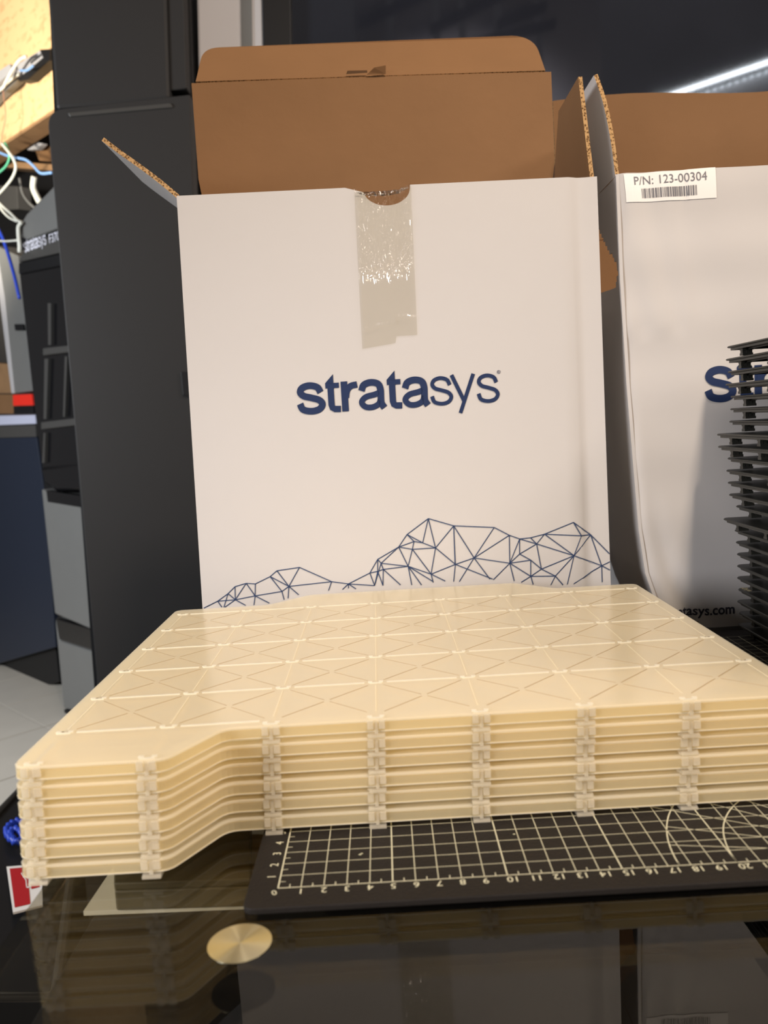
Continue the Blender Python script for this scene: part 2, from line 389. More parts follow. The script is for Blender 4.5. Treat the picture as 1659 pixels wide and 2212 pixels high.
# ================================================================== GLASS TABLE
tb = thing('glass_table', (20, 25, ZF), 'dark smoked glass table carrying the trays, boxes and cutting mat', 'table')
ZG = -0.3
mb = MB()
out = roundpoly([(-11.0, -14), (95, -14), (95, 75), (-11.0, 75)], 1.0)
mb.prism([(x, y, ZG - 1.0) for x, y in out], (0, 0, 1.0))
tg_ = mb.build('table_top', M['table_glass'], tb, bevel=0.06)
for x, y in ((60, 0), (60, 62), (-3, 66)):
    MB().tube([(x, y, ZF), (x, y, ZG - 1.35)], 2.2, 20).build('leg', M['black'], tb, smooth=False)
MB().box((-9, 4, ZF), (-8.0, 62, ZF + 8)).build('side_rail', M['black'], tb)
dc = onz(518, 2038, ZG)
mb = MB(); mb.add([(dc.x, dc.y, ZG + .03)] + [(dc.x + 1.27 * math.cos(t * math.pi / 32), dc.y + 1.27 * math.sin(t * math.pi / 32), ZG + .03) for t in range(64)], [(0, 1 + i, 1 + (i + 1) % 64) for i in range(64)])
mb.tube([(dc.x, dc.y, ZG + .005), (dc.x, dc.y, ZG + .028)], 1.27, 64)
dsk = mb.build('mounting_disc', M['disc'], tb); tag(dsk, 'round brushed metal disc')
dsk.data.transform(Matrix.Translation((Vector(tb['_b']) - Vector((dc.x, dc.y, ZG))) / 100)); dsk.location = (Vector((dc.x, dc.y, ZG)) - Vector(tb['_b'])) / 100
# black shelf added to darken the view below, and the grey case standing on it, seen through the glass
ZS = -4.2
sh = [onz(*p, ZS) for p in ((180, 1967), (700, 1946), (700, 1700), (330, 1745))]
MB().box((-10.6, -12, ZS - 1.6), (93, 73, ZS - .3)).build('darkening_shelf', M['black'], tb, bevel=.1)
bs = thing('tan_board', (0, 10, ZS - .3), 'pale tan board lying under the glass left of the cutting mat', 'board')
MB().prism([(p.x, p.y, ZS - .28) for p in sh], (0, 0, .25)).build('board_sheet', M['beige'], bs)
bx = [onz(*p, ZS) for p in ((252, 1969), (545, 1960), (545, 1800), (252, 1800))]
cs = thing('storage_case', (sum(p.x for p in bx) / 4, sum(p.y for p in bx) / 4, ZS), 'flat dark olive case under the glass, left of the cutting mat', 'case')
M['olive'] = plain('olive_case', (0.11, 0.095, 0.055), 0.5)
MB().prism([(p.x, p.y, ZS + .02) for p in bx], (0, 0, 1.1)).build('case_body', M['olive'], cs, bevel=.1)
MB().prism([(p.x, p.y, ZS + 1.14) for p in bx], (0, 0, .4)).build('case_lid', M['olive'], cs, bevel=.08)

rg = MB().box((-210, -60, ZF + .01), (90, 150, ZF + .8)).build('added_floor_mat', M['darkening_rug'], None, bevel=.2); tag(rg, 'dark brown floor mat added under the glass table to darken the view through it', 'floor mat')  # mat added to darken what shows through the glass

# ================================================================== CUTTING MAT
cm = thing('cutting_mat', (26, 17, ZG), 'black cutting mat with pale yellow grid under the clear trays', 'cutting mat')
out = roundpoly([(-1.35, -1.45), (56.4, -1.45), (56.4, 37.0), (-1.35, 37.0)], .55, 5)
MB().prism([(x, y, ZG + .005) for x, y in out], (0, 0, .285)).build('mat_sheet', M['mat_black'], cm, bevel=.05)
mb = MB(); zl = .004
TM = lambda p: (p[0], p[1], zl)
for i in range(0, 56):
    ribbon(mb, [(i, 0), (i, 35)], .055 if i % 5 == 0 else .034, TM)
for j in range(0, 36):
    ribbon(mb, [(0, j), (55, j)], .05 if j == 0 else .034, TM)
for i in range(55): ribbon(mb, [(i + .5, 0.0), (i + .5, .27)], .035, TM)
for j in range(35): ribbon(mb, [(0.0, j + .5), (.27, j + .5)], .035, TM)
for r in (10, 7.5): ribbon(mb, arc(27.5, 0, r, 0, math.pi, 60), .055, TM)
for a in range(10, 180, 10):
    a_ = math.radians(a); r0 = 1.5; r1 = 10 if a % 30 else 11.1
    ribbon(mb, [(27.5 + r0 * math.cos(a_), r0 * math.sin(a_)), (27.5 + r1 * math.cos(a_), r1 * math.sin(a_))], .04, TM)
a_ = math.radians(150)
text_mesh(mb, '150', .62, lambda p: (27.5 + (11.5) * math.cos(a_) + (p.x * math.cos(1.05) - p.y * math.sin(1.05)) - .25, 11.5 * math.sin(a_) + (p.x * math.sin(1.05) + p.y * math.cos(1.05)) - .5, zl))
ribbon(mb, [(27.5 + 12.3 * math.cos(a_), 12.3 * math.sin(a_)), (27.5 + 20 * math.cos(a_), 20 * math.sin(a_))], .04, TM)
for i in range(0, 56):
    if i == 0: text_mesh(mb, '0', .62, lambda p: (-.28 - p.x * .7 + .2 + p.y * .3, -.12 - p.y * .8 - p.x * .3, zl)); continue
    text_mesh(mb, str(i), .58, lambda p: (i + (.17 if i < 10 else .05) - p.x + (.45 if i > 9 else 0), -.14 - p.y, zl))
for j in range(1, 36):
    text_mesh(mb, str(j), .55, lambda p: (-.12 - p.y - .1, j + p.x - .18 * (1 if j < 10 else 2), zl))
g = mb.build('printed_grid', M['mat_line'], cm, fixn=False); tag(g, 'pale yellow printed centimetre grid with numbers and angle arcs')
mb = MB()
for (x, y, r) in ((3.52, 2.42, .06), (3.6, 2.5, .05), (9.95 + .9, 3.5, .05)):
    mb.add([(x + r * math.cos(t) * (1 + .4 * (k % 2)), y + r * math.sin(t), .02) for k, t in enumerate([i * math.pi / 3 for i in range(6)])], [tuple(range(6))])
tag(mb.build('plastic_speck', M['speck'], cm, fixn=False), kind='stuff')

# ================================================================== BUILD TRAYS
PX, PY = 5.127, 5.08
LZ = 0.928
OUT_CLEAR = [(-.195, -.80), (1.16, -.80), (1.56, -.13), (7.17, -.13), (7.17, 5.36), (5.88, 5.36), (5.30, 5.98), (1.90, 5.98), (1.27, 5.36), (-.195, 5.36)]
RAD = [.19, .1, .12, .1, .14, .1, .12, .12, .1, .14]
def L2(p): return Vector((p[0] * PX, p[1] * PY, 0))
def outline(inset=0):
    pts = roundpoly(OUT_CLEAR, RAD, 4); P = [L2(p) for p in pts]
    if inset:
        n = len(P); Q = []
        for i in range(n):
            d1 = (P[i] - P[i - 1]); d2 = (P[(i + 1) % n] - P[i])
            d1 = d1.normalized() if d1.length > 1e-6 else d2.normalized(); d2 = d2.normalized() if d2.length > 1e-6 else d1
            d = (d1 + d2).normalized(); Q.append(P[i] + Vector((-d.y, d.x, 0)) * inset)
        P = Q
    return P
NODES = [(i, j) for j in range(0, 6) for i in range(8) if not (j == 0 and i in (7,))] + [(0, -.70), (1, -.70)]
NODES = [(i, -.745 if j < 0 else (-.075 if j == 0 and i > 1 else j)) for i, j in NODES]
def foot_mesh(mb, c, z=0.0, front=False):
    x, y = c.x, c.y
    B = lambda a, b: mb.box((x + a[0], y + a[1], z + a[2]), (x + b[0], y + b[1], z + b[2]))
    B((-.42, -.30, .0), (.42, .28, .20))          # bottom bar
    B((-.10, -.24, .20), (.10, .24, .42))         # stem
    B((-.40, -.20, .20), (-.16, .22, .42)); B((.16, -.20, .20), (.40, .22, .42))
    B((-.44, -.32, .42), (-.12, .24, .60)); B((.12, -.32, .42), (.44, .24, .60))   # two lugs
    B((-.12, -.22, .42), (.12, .22, .60))
    B((-.44, -.26, .60), (.44, .26, .735))        # top pad
    if front:                                     # lugs that reach up over the rim
        B((-.43, -.42, .46), (-.13, -.315, .86)); B((.13, -.42, .46), (.43, -.315, .86)); B((-.09, -.36, .20), (.09, -.30, .80)); B((-.42, -.40, .02), (.42, -.30, .14))
def make_tray(name, label, group, mp, mr, mf, clear=True):
    t = thing(name, (0, 0, 0), label, 'build tray', group)
    P = outline(); n = len(P)
    mb = MB(); z0, z1 = .74, .90
    Q = outline(.07)
    k = n
    mb.add([p + Vector((0, 0, z0)) for p in Q] + [p + Vector((0, 0, z0 + .04)) for p in P] + [p + Vector((0, 0, z1 - .05)) for p in P] + [p + Vector((0, 0, z1)) for p in Q],
           [tuple(range(n - 1, -1, -1)), tuple(range(3 * n, 4 * n))] + [(a * n + i, a * n + (i + 1) % n, (a + 1) * n + (i + 1) % n, (a + 1) * n + i) for a in range(3) for i in range(n)])
    mb.build('plate', mp, t)
    # skirt under the rim and ribs
    mb = MB(); A = outline(.005 if clear else .25); Bq = outline(.20 if clear else .39); zs = .29 if clear else .55
    mb.add([p + Vector((0, 0, zs)) for p in A] + [p + Vector((0, 0, .735)) for p in A] + [p + Vector((0, 0, zs)) for p in Bq] + [p + Vector((0, 0, .735)) for p in Bq],
           [(i, (i + 1) % n, n + (i + 1) % n, n + i) for i in range(n)] + [(2 * n + i, 3 * n + i, 3 * n + (i + 1) % n, 2 * n + (i + 1) % n) for i in range(n)] + [(i, 2 * n + i, 2 * n + (i + 1) % n, (i + 1) % n) for i in range(n)] + [(n + i, n + (i + 1) % n, 3 * n + (i + 1) % n, 3 * n + i) for i in range(n)])
    mb.build('skirt', mr, t)
    if clear:                                     # pale wall added behind the skirt to brighten the gaps
        mb = MB(); A = outline(.95); Bq = outline(1.07); za, zb = .10, .737
        mb.add([p + Vector((0, 0, za)) for p in A] + [p + Vector((0, 0, zb)) for p in A] + [p + Vector((0, 0, za)) for p in Bq] + [p + Vector((0, 0, zb)) for p in Bq],
               [(i, (i + 1) % n, n + (i + 1) % n, n + i) for i in range(n)] + [(2 * n + i, 3 * n + i, 3 * n + (i + 1) % n, 2 * n + (i + 1) % n) for i in range(n)] + [(i, 2 * n + i, 2 * n + (i + 1) % n, (i + 1) % n) for i in range(n)])
        mb.build('gap_brightener', M['tray_foot'], t)
    if clear:                                     # bright highlight painted in as the lower lip of the skirt
        mb = MB(); A = outline(-.012); Bq = outline(.07); za, zb = zs - .01, zs + .04
        mb.add([p + Vector((0, 0, za)) for p in A] + [p + Vector((0, 0, zb)) for p in A] + [p + Vector((0, 0, za)) for p in Bq] + [p + Vector((0, 0, zb)) for p in Bq],
               [(i, (i + 1) % n, n + (i + 1) % n, n + i) for i in range(n)] + [(n + i, n + (i + 1) % n, 3 * n + (i + 1) % n, 3 * n + i) for i in range(n)] + [(i, 2 * n + i, 2 * n + (i + 1) % n, (i + 1) % n) for i in range(n)])
        mb.build('highlight_lip', M['tray_highlight'], t)
    mb = MB(); g = .52
    def rib(a, b, w=.11, z=.46):
        A_ = L2(a); B_ = L2(b); d = (B_ - A_).normalized(); mb.bar(A_ + d * g + Vector((0, 0, z)), B_ - d * g + Vector((0, 0, z)), w, .737 - z)
    for j in range(0, 6):
        for i in range(7):
            rib((i, j), (i + 1, j))
            if j < 5:
                rib((i, j), (i + 1, j + 1), .08, .58); rib((i + 1, j), (i, j + 1), .08, .581)
    for i in range(8):
        for j in range(5): rib((i, j), (i, j + 1))
    rib((0, -.7), (0, 0)); rib((1, -.7), (1, 0)); rib((0, -.7), (1, -.7))
    mb.build('rib_grid', mr, t)
    if clear:
        # added pale lines and pips paint in rib highlights and glints; diagonals darker
        mb = MB()
        def ln(a, b, g, w, h, mi, g2=None):
            g2 = g if g2 is None else g2
            A_ = L2(a); B_ = L2(b); d = (B_ - A_).normalized(); mb.bar(A_ + d * g + Vector((0, 0, z1 + .001)), B_ - d * g2 + Vector((0, 0, z1 + .001)), w, h, mi=mi)
        for j in range(0, 6):
            for i in range(7):
                if not (j == 0 and i > 1): ln((i, j), (i + 1, j), .62, .13, .05, 0)
                if j < 5:
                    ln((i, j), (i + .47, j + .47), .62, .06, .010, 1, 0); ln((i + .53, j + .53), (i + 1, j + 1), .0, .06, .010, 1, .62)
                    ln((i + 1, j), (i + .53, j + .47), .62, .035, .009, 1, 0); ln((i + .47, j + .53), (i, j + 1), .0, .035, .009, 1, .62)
        for i in range(8):
            for j in range(0, 5): ln((i, j), (i, j + 1), .5, .06, .02, 2)
        tag(mb.build('painted_rib_lines', [M['tray_highlight'], M['tray_groove'], M['tray_plate']], t), kind='stuff')
        mb = MB()
        for i in range(8):
            for j in range(6):
                if i in (0, 7) or j == 5:
                    c = L2((i, j)); mb.box((c.x - .26, c.y + .12, z1 + .001), (c.x - .08, c.y + .20, z1 + .006)); mb.box((c.x + .08, c.y + .12, z1 + .001), (c.x + .26, c.y + .20, z1 + .006))
        tag(mb.build('slot_row', M['tray_slot'], t), kind='stuff')
        mb = MB()
        for (i, j) in NODES:
            c = L2((i, j))
            for dx in (-.30, .30):
                mb.box((c.x + dx - .12, c.y - .02, z1 + .001), (c.x + dx + .12, c.y + .14, z1 + .07))
            mb.box((c.x - .34, c.y - .16, z1 + .001), (c.x + .34, c.y - .08, z1 + .06))
        tag(mb.build('glint_pips', M['tray_highlight'], t), kind='stuff')
    return t
def place_feet(t, mf, nodes, rest=None):
    f0 = {}
    for c in nodes:
        p = L2(c); fr_ = c[1] < -.01
        if fr_ not in f0:
            mb = MB(); foot_mesh(mb, Vector((0, 0, 0)), 0, fr_); o = f0[fr_] = mb.build('foot', mf, t)
        else:
            o = f0[fr_].copy(); COL.objects.link(o); o.parent = t
        o.location = p / 100
    if rest:
        mb = MB()
        for c in rest: foot_mesh(mb, L2(c))
        o = mb.build('far_feet', mf, t); tag(o, kind='stuff')
FN = list(NODES)
ct = make_tray('build_tray', '', 'clear frosted build trays stacked on the cutting mat', M['tray_plate'], M['tray_rib'], M['tray_foot'])
place_feet(ct, M['tray_foot'], FN)
CL = ['topmost frosted clear tray with warm light on its ribbed top',
      'second frosted clear tray from the top of the clear stack',
      'third frosted clear tray from the top of the clear stack',
      'third frosted clear tray from the bottom of the clear stack',
      'second frosted clear tray from the bottom of the clear stack',
      'lowest frosted clear tray resting on the cutting mat']
X0, Y0, YAW = -10.93, 5.46, .006
for k in range(6):
    o = ct if k == 0 else copy_tree(ct)
    jx = [0, -.03, .03, 0.0, .02, .02][k]; jy = [.0, .03, .0, .05, 0, 0][k]
    o.location = W((X0 - .10 + .036 * k + jx, Y0 + jy, LZ * k)); o.rotation_euler = (0, 0, YAW + [0, .001, -.001, .001, -.001, 0][k])
    o['label'] = CL[5 - k]
# black stack
bt = make_tray('build_tray', '', 'black build trays in the tall stack at the right', M['black_tray'], M['black_tray'], M['black_tray'], clear=False)
near = [(0, 5), (0, 4), (1, 5)]
place_feet(bt, M['black_tray'], near, [c for c in FN if c not in near])
tips = [1590, 1590, 1589, 1588, 1588, 1587, 1585, 1585, 1580, 1558, 1583, 1568, 1567, 1566, 1565, 1545, 1545, 1573, 1573, 1573, 1565, 1565, 1565, 1565]
NB = len(tips); LB = 24.55 / NB
zc = ['lowest', 'second', 'third', 'fourth', 'fifth', 'sixth', 'seventh', 'eighth', 'ninth', 'tenth', 'eleventh', 'twelfth']
for k in range(NB):
    o = bt if k == 0 else copy_tree(bt)
    tip = tips[k]; z = LB * k + .02
    v = 1357 - (1357 - 745) * k / (NB - 1)
    c = ony(tip, v, 36.0)
    a = random.uniform(-.004, .004)
    cc = Vector((c.x + .17 * PX + .1, 36.0 - 5.36 * PY))
    o.location = W((cc.x, cc.y, z)); o.rotation_euler = (0, 0, a)
    if k < 12: lab = 'black tray, %s from the bottom of the tall black stack' % zc[k] if k else 'lowest black tray of the tall stack, on the cutting mat'
    else: lab = 'black tray, %s from the top of the tall black stack' % zc[NB - 1 - k] if k < NB - 1 else 'topmost black tray of the tall black stack'
    if k == 3: lab = 'black tray with pale scuffed corner, fourth from the bottom of the tall stack'
    if k in (9,): lab = 'black tray jutting out left, tenth from the bottom of the tall stack'
    if k in (15,): lab = 'black tray jutting out left, ninth from the top, below another jutting one'
    if k == 16: lab = 'black tray jutting out left, eighth from the top of the tall stack'
    o['label'] = lab
    if k == 3: T3 = (o, c)
mb = MB(); c = T3[1]
for q in range(9):
    mb.box((c.x + .2 + random.uniform(0, .5), c.y - .3 - q * .16, LB * 3 + .8), (c.x + .5 + random.uniform(0, .4), c.y - .2 - q * .16, LB * 3 + .955))
M['scuff'] = plain('scuffed_plastic', (0.42, 0.36, 0.22), 0.5)
sc = mb.build('scuff_residue', M['scuff'], None); sc.parent = T3[0]
sc.matrix_parent_inverse = Matrix.Identity(4)
sc.location = sc.location - T3[0].location
tag(sc, 'pale scuffed residue on the corner')

# ================================================================== LEFT WHITE BOX
CB = [M['white_board'], M['kraft'], M['edge']]
BK = [M['kraft'], M['white_board'], M['edge']]; CW = [M['white_board'], M['kraft'], M['white_board']]
F = 38.0; BY = 52.0
b1 = thing('tray_box', (7, 45, ZG), 'open white box with full blue logo and mountain drawing, behind the clear trays', 'box', 'white boxes')
XL0, XL1, XR0, XR1 = -11.1, -10.35, 25.15, 24.95      # left/right edge x at bottom and top
def xl1(z): return XL0 + (XL1 - XL0) * z / 39.6
def xr1(z): return XR0 + (XR1 - XR0) * z / 39.6
def y1(x, z):
    f = (x - 22.6)
    y = F
    if f > 0: y += .34 * math.sin(min(1, f / .9) * math.pi / 2) - (.16 * max(0, (x - 23.7)) / 1.3)
    return y - .10 * math.sin(math.pi * (x + 11) / 36) * math.sin(math.pi * z / 40)
ntc = 7.25; ntr = 1.95
def top1(x):
    base = 39.65 - .35 * (x + 10.4) / 35.4
    d = abs(x - ntc)
    if d < ntr: return base - .25 - 1.35 * math.sqrt(max(0, 1 - (d / ntr) ** 2))
    return base
us = [0, .1, .2, .3, .4] + [(ntc - ntr - .01 + 10.4) / 35.35] + [(ntc - ntr * math.cos(t * math.pi / 18) + 10.4) / 35.35 for t in range(0, 19)] + [(ntc + ntr + .01 + 10.4) / 35.35] + [.6, .7, .8, .9, .93, .94, .95, .955, .96, .97, .98, .99, 1]
us = sorted(set(round(u, 5) for u in us))
def f1(u, v):
    uu = us[int(round(u * (len(us) - 1)))]
    z = ZG + v * 40; x = xl1(z) + uu * (xr1(z) - xl1(z)); zt = top1(x); z = ZG + v * (zt - ZG)
    return (x, y1(x, z), z)
sheet('front_panel', b1, len(us) - 1, 24, f1, .28, CW)
poly_panel('side_panel', b1, [(XL0, BY, ZG), (XL0, F + .3, ZG), (XL1, F + .3, 39.5), (XL1 - .3, BY, 39.5)], .28, CW)
poly_panel('side_panel', b1, [(XR0, F + .4, ZG), (XR0 - .3, BY, ZG), (XR1 - .4, BY, 39.2), (XR1, F + .4, 39.2)], .28, CW)
# lid standing up behind: lid panel continues the back panel
sheet('back_panel', b1, 12, 16, lambda u, v: (XL0 + .3 + u * 35.2, BY, ZG + v * 39.6), .28, BK)
def flid(u, v):
    x = -11.15 + u * 35.65 + (.25 if v < .3 else 0) * (1 if u < .5 else -1)
    return (x, BY + .05 + .35 * v - .2 * math.sin(math.pi * u), 39.4 + v * (14.85 - u * .9))
sheet('lid_panel', b1, 20, 8, flid, .28, BK)
pts = roundpoly([(-10.7, 0), (23.9, 0), (23.8, 5.2), (-10.3, 4.6)], [0, 0, 2.3, 1.6], 7)
mb = MB(); Pf = [(x, BY + .30 + .75 * z + (.55 * max(0, x - 20) / 4 * z / 3.5), 54.35 - .9 * (x + 11) / 35.6 + z) for x, z in pts]
tf = MB().add(Pf, [tuple(range(len(Pf)))]).build('tuck_flap', BK, b1, fixn=False)
sd = tf.modifiers.new('board', 'SOLIDIFY'); sd.thickness = .0028; sd.offset = -1; sd.material_offset = 1; sd.material_offset_rim = 2
# torn slot at the fold
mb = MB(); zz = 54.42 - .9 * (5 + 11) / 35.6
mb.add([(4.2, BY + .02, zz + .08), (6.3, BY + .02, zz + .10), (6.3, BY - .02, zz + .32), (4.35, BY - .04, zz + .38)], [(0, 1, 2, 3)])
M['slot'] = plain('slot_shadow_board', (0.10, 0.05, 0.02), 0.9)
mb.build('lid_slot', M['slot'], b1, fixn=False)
MB().add([(6.2, BY - .02, zz - .1), (8.1, BY - .02, zz - .15), (8.15, BY - .35, zz + .55), (7.0, BY - .32, zz + .42), (6.5, BY - .1, zz + .1)], [(0, 1, 2, 3, 4)]).build('lid_tab', M['kraft'], b1, fixn=False)
# dust flaps
hx = XL1 + .05
def fd(u, v):   # left flap: leans outward, v from hinge to tip, u from front to back
    ins = v * .55; y = F + .3 + ins + u * (BY - F - .6 - 2.4 * ins)
    wv = .25 * math.sin(v * 5) * .4
    return (hx - 6.15 * v, y, 39.45 + 5.35 * v + wv)
sheet('dust_flap', b1, 6, 8, lambda u, v: fd(1 - u, v), .34, CB)
hr = XR1 - .2
def fr_(u, v):
    y0_, y1_ = F + .35 + .2 * v, BY - .3 - 5.6 * max(0, v - .35) * 1.5
    return (hr - .7 * v, y0_ + u * (y1_ - y0_), 39.2 + v * 8.3)
sheet('dust_flap', b1, 8, 10, fr_, .34, CB)
poly_panel('bottom_panel', b1, [(XL0, F + .3, ZG + .3), (XR0, F + .3, ZG + .3), (XR0, BY, ZG + .3), (XL0, BY, ZG + .3)][::-1], .25, CB)
# printing
def proj1(u, v):
    p = ony(u, v, F); return p
def T1(p, off=.05):
    x, z = p[0], p[1]
    return (x, y1(x, z) - off, z)
LU = 2.60; lx, lz = -1.45, 20.95
mb = MB(); logo(mb, lambda p: T1((lx + p[0] * LU, lz + p[1] * LU + .0)))
lg = mb.build('printed_logo', M['navy'], b1, fixn=False); tag(lg, 'navy printed word logo')
V = dict(A=(108, 383), B=(150, 362), C=(187, 335), D=(212, 310), E=(252, 298), F=(285, 300), G=(338, 274), H=(362, 253), I=(443, 241), J=(558, 292), K=(618, 300), L=(695, 261), M=(723, 212), N=(798, 168), O=(828, 123), P=(904, 66), Q=(995, 92), R=(1140, 98), S=(1194, 126), T=(1231, 139), U=(1270, 135), V=(1320, 122), W=(1424, 80), X=(1489, 126), Y=(1557, 194),
         a=(213, 357), b=(284, 343), c=(380, 327), d=(405, 309), g=(735, 226), h=(723, 255), H2=(743, 248), h3=(712, 306), h4=(742, 306), k0=(832, 237), i=(847, 176), i2=(853, 148), i3=(884, 153), j=(930, 171), k=(914, 265), l=(1001, 230), m=(1068, 207), n=(1196, 226), n2=(1231, 193), o=(1271, 215), o2=(1271, 273), p=(1292, 157), q=(1309, 247), r=(1426, 199), v2=(1453, 128), s=(1528, 237), t=(1359, 272))
E_ = 'AB BC CD DE EF FG GH HI IJ JK KL LM MN NO OP PQ QR RS ST TU UV VW WX XY Ba Ca Da aE ab Fb Eb bc Gc Gd Hd Id dJ dc Mg gN gk0 Nk0 Ni Ni2 i2i i2i3 Oi3 Pi3 Oi2 Pj ij i3j ik0 ik kk0 kj jl lQ lk Qj lm Qm Rm Sm mn Sn no nn2 Tn2 nT n2o Tp pU pV pn2 pq oq oo2 no2 pr Vr Vv2 v2X v2W v2r Xr Xs rs rq rt qt qo2 o2t Lh Mh hh3 gh3 gH2 hH2 H2h4 hh4 Lh3 Kh3 H2k0'.split()
def key(e):
    for n_ in range(1, len(e)):
        if e[:n_] in V and e[n_:] in V: return e[:n_], e[n_:]
X_ = [('B', (165, 384)), ('C', (172, 384)), ('a', (175, 384)), ('b', (280, 376)), ('b', (335, 369)), ('a', (250, 377)), ('c', (388, 357)), ('d', (402, 352)), ('d', (440, 339)), ('J', (547, 324)), ('K', (597, 320)), ('K', (645, 318)), ('K', (618, 316)), ('m', (1125, 283)), ('l', (995, 292)), ('l', (1135, 283)), ('k', (922, 295)), ('k', (965, 290)), ('k0', (845, 304)), ('k0', (880, 304)), ('k0', (922, 292)), ('H2', (805, 304)), ('m', (1015, 292)), ('n', (1137, 285)), ('n', (1212, 290)), ('r', (1402, 302)), ('o2', (1237, 294)), ('o2', (1280, 302)), ('t', (1343, 304)), ('t', (1387, 304)), ('s', (1557, 222)), ('s', (1557, 252)), ('s', (1530, 296)), ('s', (1425, 300)), ('B', (100, 387)), ('Q', (1000, 228))]
def mp(c):
    p = proj1(380 + c[0] / 1.659, 1080 + c[1] / 1.659); return Vector((min(p.x, xr1(p.z) - .02), p.z))
mb = MB()
for e in E_:
    k_ = key(e)
    if k_: ribbon(mb, [mp(V[k_[0]]) + (mp(V[k_[1]]) - mp(V[k_[0]])) * t for t in (0, .25, .5, .75, 1)], .075, T1)
for a_, b_ in X_: ribbon(mb, [mp(V[a_]) + (mp(b_) - mp(V[a_])) * t for t in (0, .34, .67, 1)], .075, T1)
ml = mb.build('printed_mountains', M['line_navy'], b1, fixn=False); tag(ml, 'thin navy line drawing of faceted mountains')
# clear tape
tl, trr = 4.55, 9.30
def ft(u, v):
    x = tl + u * (trr - tl) - .12 * (1 - v); zt = 39.45 + (.15 if u > .8 else 0) - (.55 * math.sin(math.pi * u) ** .5 if v > .97 else 0); zb = 26.15 + (.9 if u > .62 else .55 * u)
    z = zb + v * (zt - zb)
    w = .06 * math.sin(13 * u + 9 * v) * math.sin(21 * v + 5 * u) + .05 * math.sin(31 * u - 17 * v + 2)
    w *= max(.15, min(1, (v - .25) * 2.2))
    rd = .10 if abs(v - .115 - .012 * math.sin(3 * u)) < .012 else 0
    return (x, F - .20 - abs(w) - rd - .0, z)
tp = sheet('clear_tape', b1, 40, 90, ft, .01, [M['tape']]); tp.modifiers.clear(); tag(tp, 'strip of wrinkled clear packing tape over the thumb notch')

# ================================================================== RIGHT WHITE BOX
G_ = 39.4; GB = 66.0
b2 = thing('tray_box', (45, 52, ZG), 'open white box with part number sticker, behind the black tray stack', 'box', 'white boxes')
def xl2(z):
    K = [(-.3, 30.3), (1.2, 29.9), (2.4, 29.4), (5, 28.6), (9, 28.1), (15, 27.75), (22, 27.35), (31, 27.0), (40, 26.9)]
    for (a, xa), (b, xb) in zip(K, K[1:]):
        if z <= b: return xa + (xb - xa) * (z - a) / (b - a)
    return 26.9
def y2(x, z):
    d = x - xl2(z); y = G_
    y += .28 * math.exp(-(d / .45) ** 2)
    y += .5 * math.exp(-((d - 1.9 - (8 - z) * .12) / .8) ** 2) * max(0, 1 - z / 13) + .07 * math.sin(x * .7 + z * .3) + .05 * math.sin(z * 1.1)
    if z > 26 and d < 6: y += .08 * math.sin(d * 2.0 + z * .4)
    return y
def f2(u, v):
    z = ZG + v * (39.75 - ZG); uu = u * u * .6 + u * .4; x = xl2(z) + uu * (63.0 - xl2(z)); return (x, y2(x, z), z)
sheet('front_panel', b2, 60, 60, f2, .3, CW)
hole = [onp(u, v, (27.1, 0, 0), (1, 0, 0)) for u, v in ((1285, 470), (1299, 500), (1312, 548), (1323, 570), (1325, 592), (1316, 628), (1300, 637), (1285, 640))]
hp = [(p.y, p.z) for p in hole]
def inside(y, z, P=hp):
    c = False; j = len(P) - 1
    for i in range(len(P)):
        if (P[i][1] > z) != (P[j][1] > z) and y < (P[j][0] - P[i][0]) * (z - P[i][1]) / (P[j][1] - P[i][1]) + P[i][0]: c = not c
        j = i
    return c
def fs2(u, v):
    z = ZG + v * (39.6 - ZG); y = GB + u * (G_ + .06 - GB)
    x = xl2(z) + (.55 * math.sin((y - G_) * .5) * math.exp(-((z - 31) / 6) ** 2) + .5 * math.sin(min(1, (y - G_) / 10) * 3.14) * max(0, 1 - z / 14))
    return (x, y, z)
sheet('side_panel', b2, 76, 90, fs2, .28, CW, skip=lambda u, v: inside(GB + u * (G_ + .06 - GB), ZG + v * (39.6 - ZG)))
sheet('side_panel', b2, 2, 2, lambda u, v: (63, G_ + .4 + u * (GB - G_ - .4), ZG + v * 39.8), .28, CB)
sheet('back_panel', b2, 12, 8, lambda u, v: (27.4 + u * 35.4, GB, ZG + v * 39.8), .28, BK)
sheet('lid_panel', b2, 12, 8, lambda u, v: (27.6 + u * 35.2, GB + .15 + (.12 if v > .78 else 0), 39.6 + v * (15.9 + .35 * math.sin(7 * u))), .28, BK)
def ff2(u, v):
    ya = G_ + .25 + .25 * v + 1.6 * max(0, v - .75); yb = GB - 1 - 17.0 * v ** 1.2
    z = 39.6 + v * 8.6; x = 26.9 - 1.45 * v + .25 * math.sin(3 * v)
    return (x, yb + u * (ya - yb), z)
sheet('dust_flap', b2, 8, 12, ff2, .34, CB)
poly_panel('bottom_panel', b2, [(30.3, G_ + .3, ZG + .3), (63, G_ + .3, ZG + .3), (63, GB, ZG + .3), (28, GB, ZG + .3)][::-1], .25, CB)
def T2(p, off=.06):
    return (p[0], y2(p[0], p[1]) - off, p[1])
mb = MB(); q = ony(1526, 868, G_); logo(mb, lambda p: T2((q.x - .2 + p[0] * 3.0, q.z + p[1] * 3.0)))
tag(mb.build('printed_logo', M['navy'], b2, fixn=False), 'navy printed word logo')
mb = MB(); q = ony(1588, 1325, G_); text_mesh(mb, 'stratasys.com', 1.12, lambda p: T2((q.x + p.x * 1.05, q.z + p.y * 1.15)), align='RIGHT', bold=True)
tag(mb.build('printed_web_address', M['black_print'], b2, fixn=False), 'small dark web address')
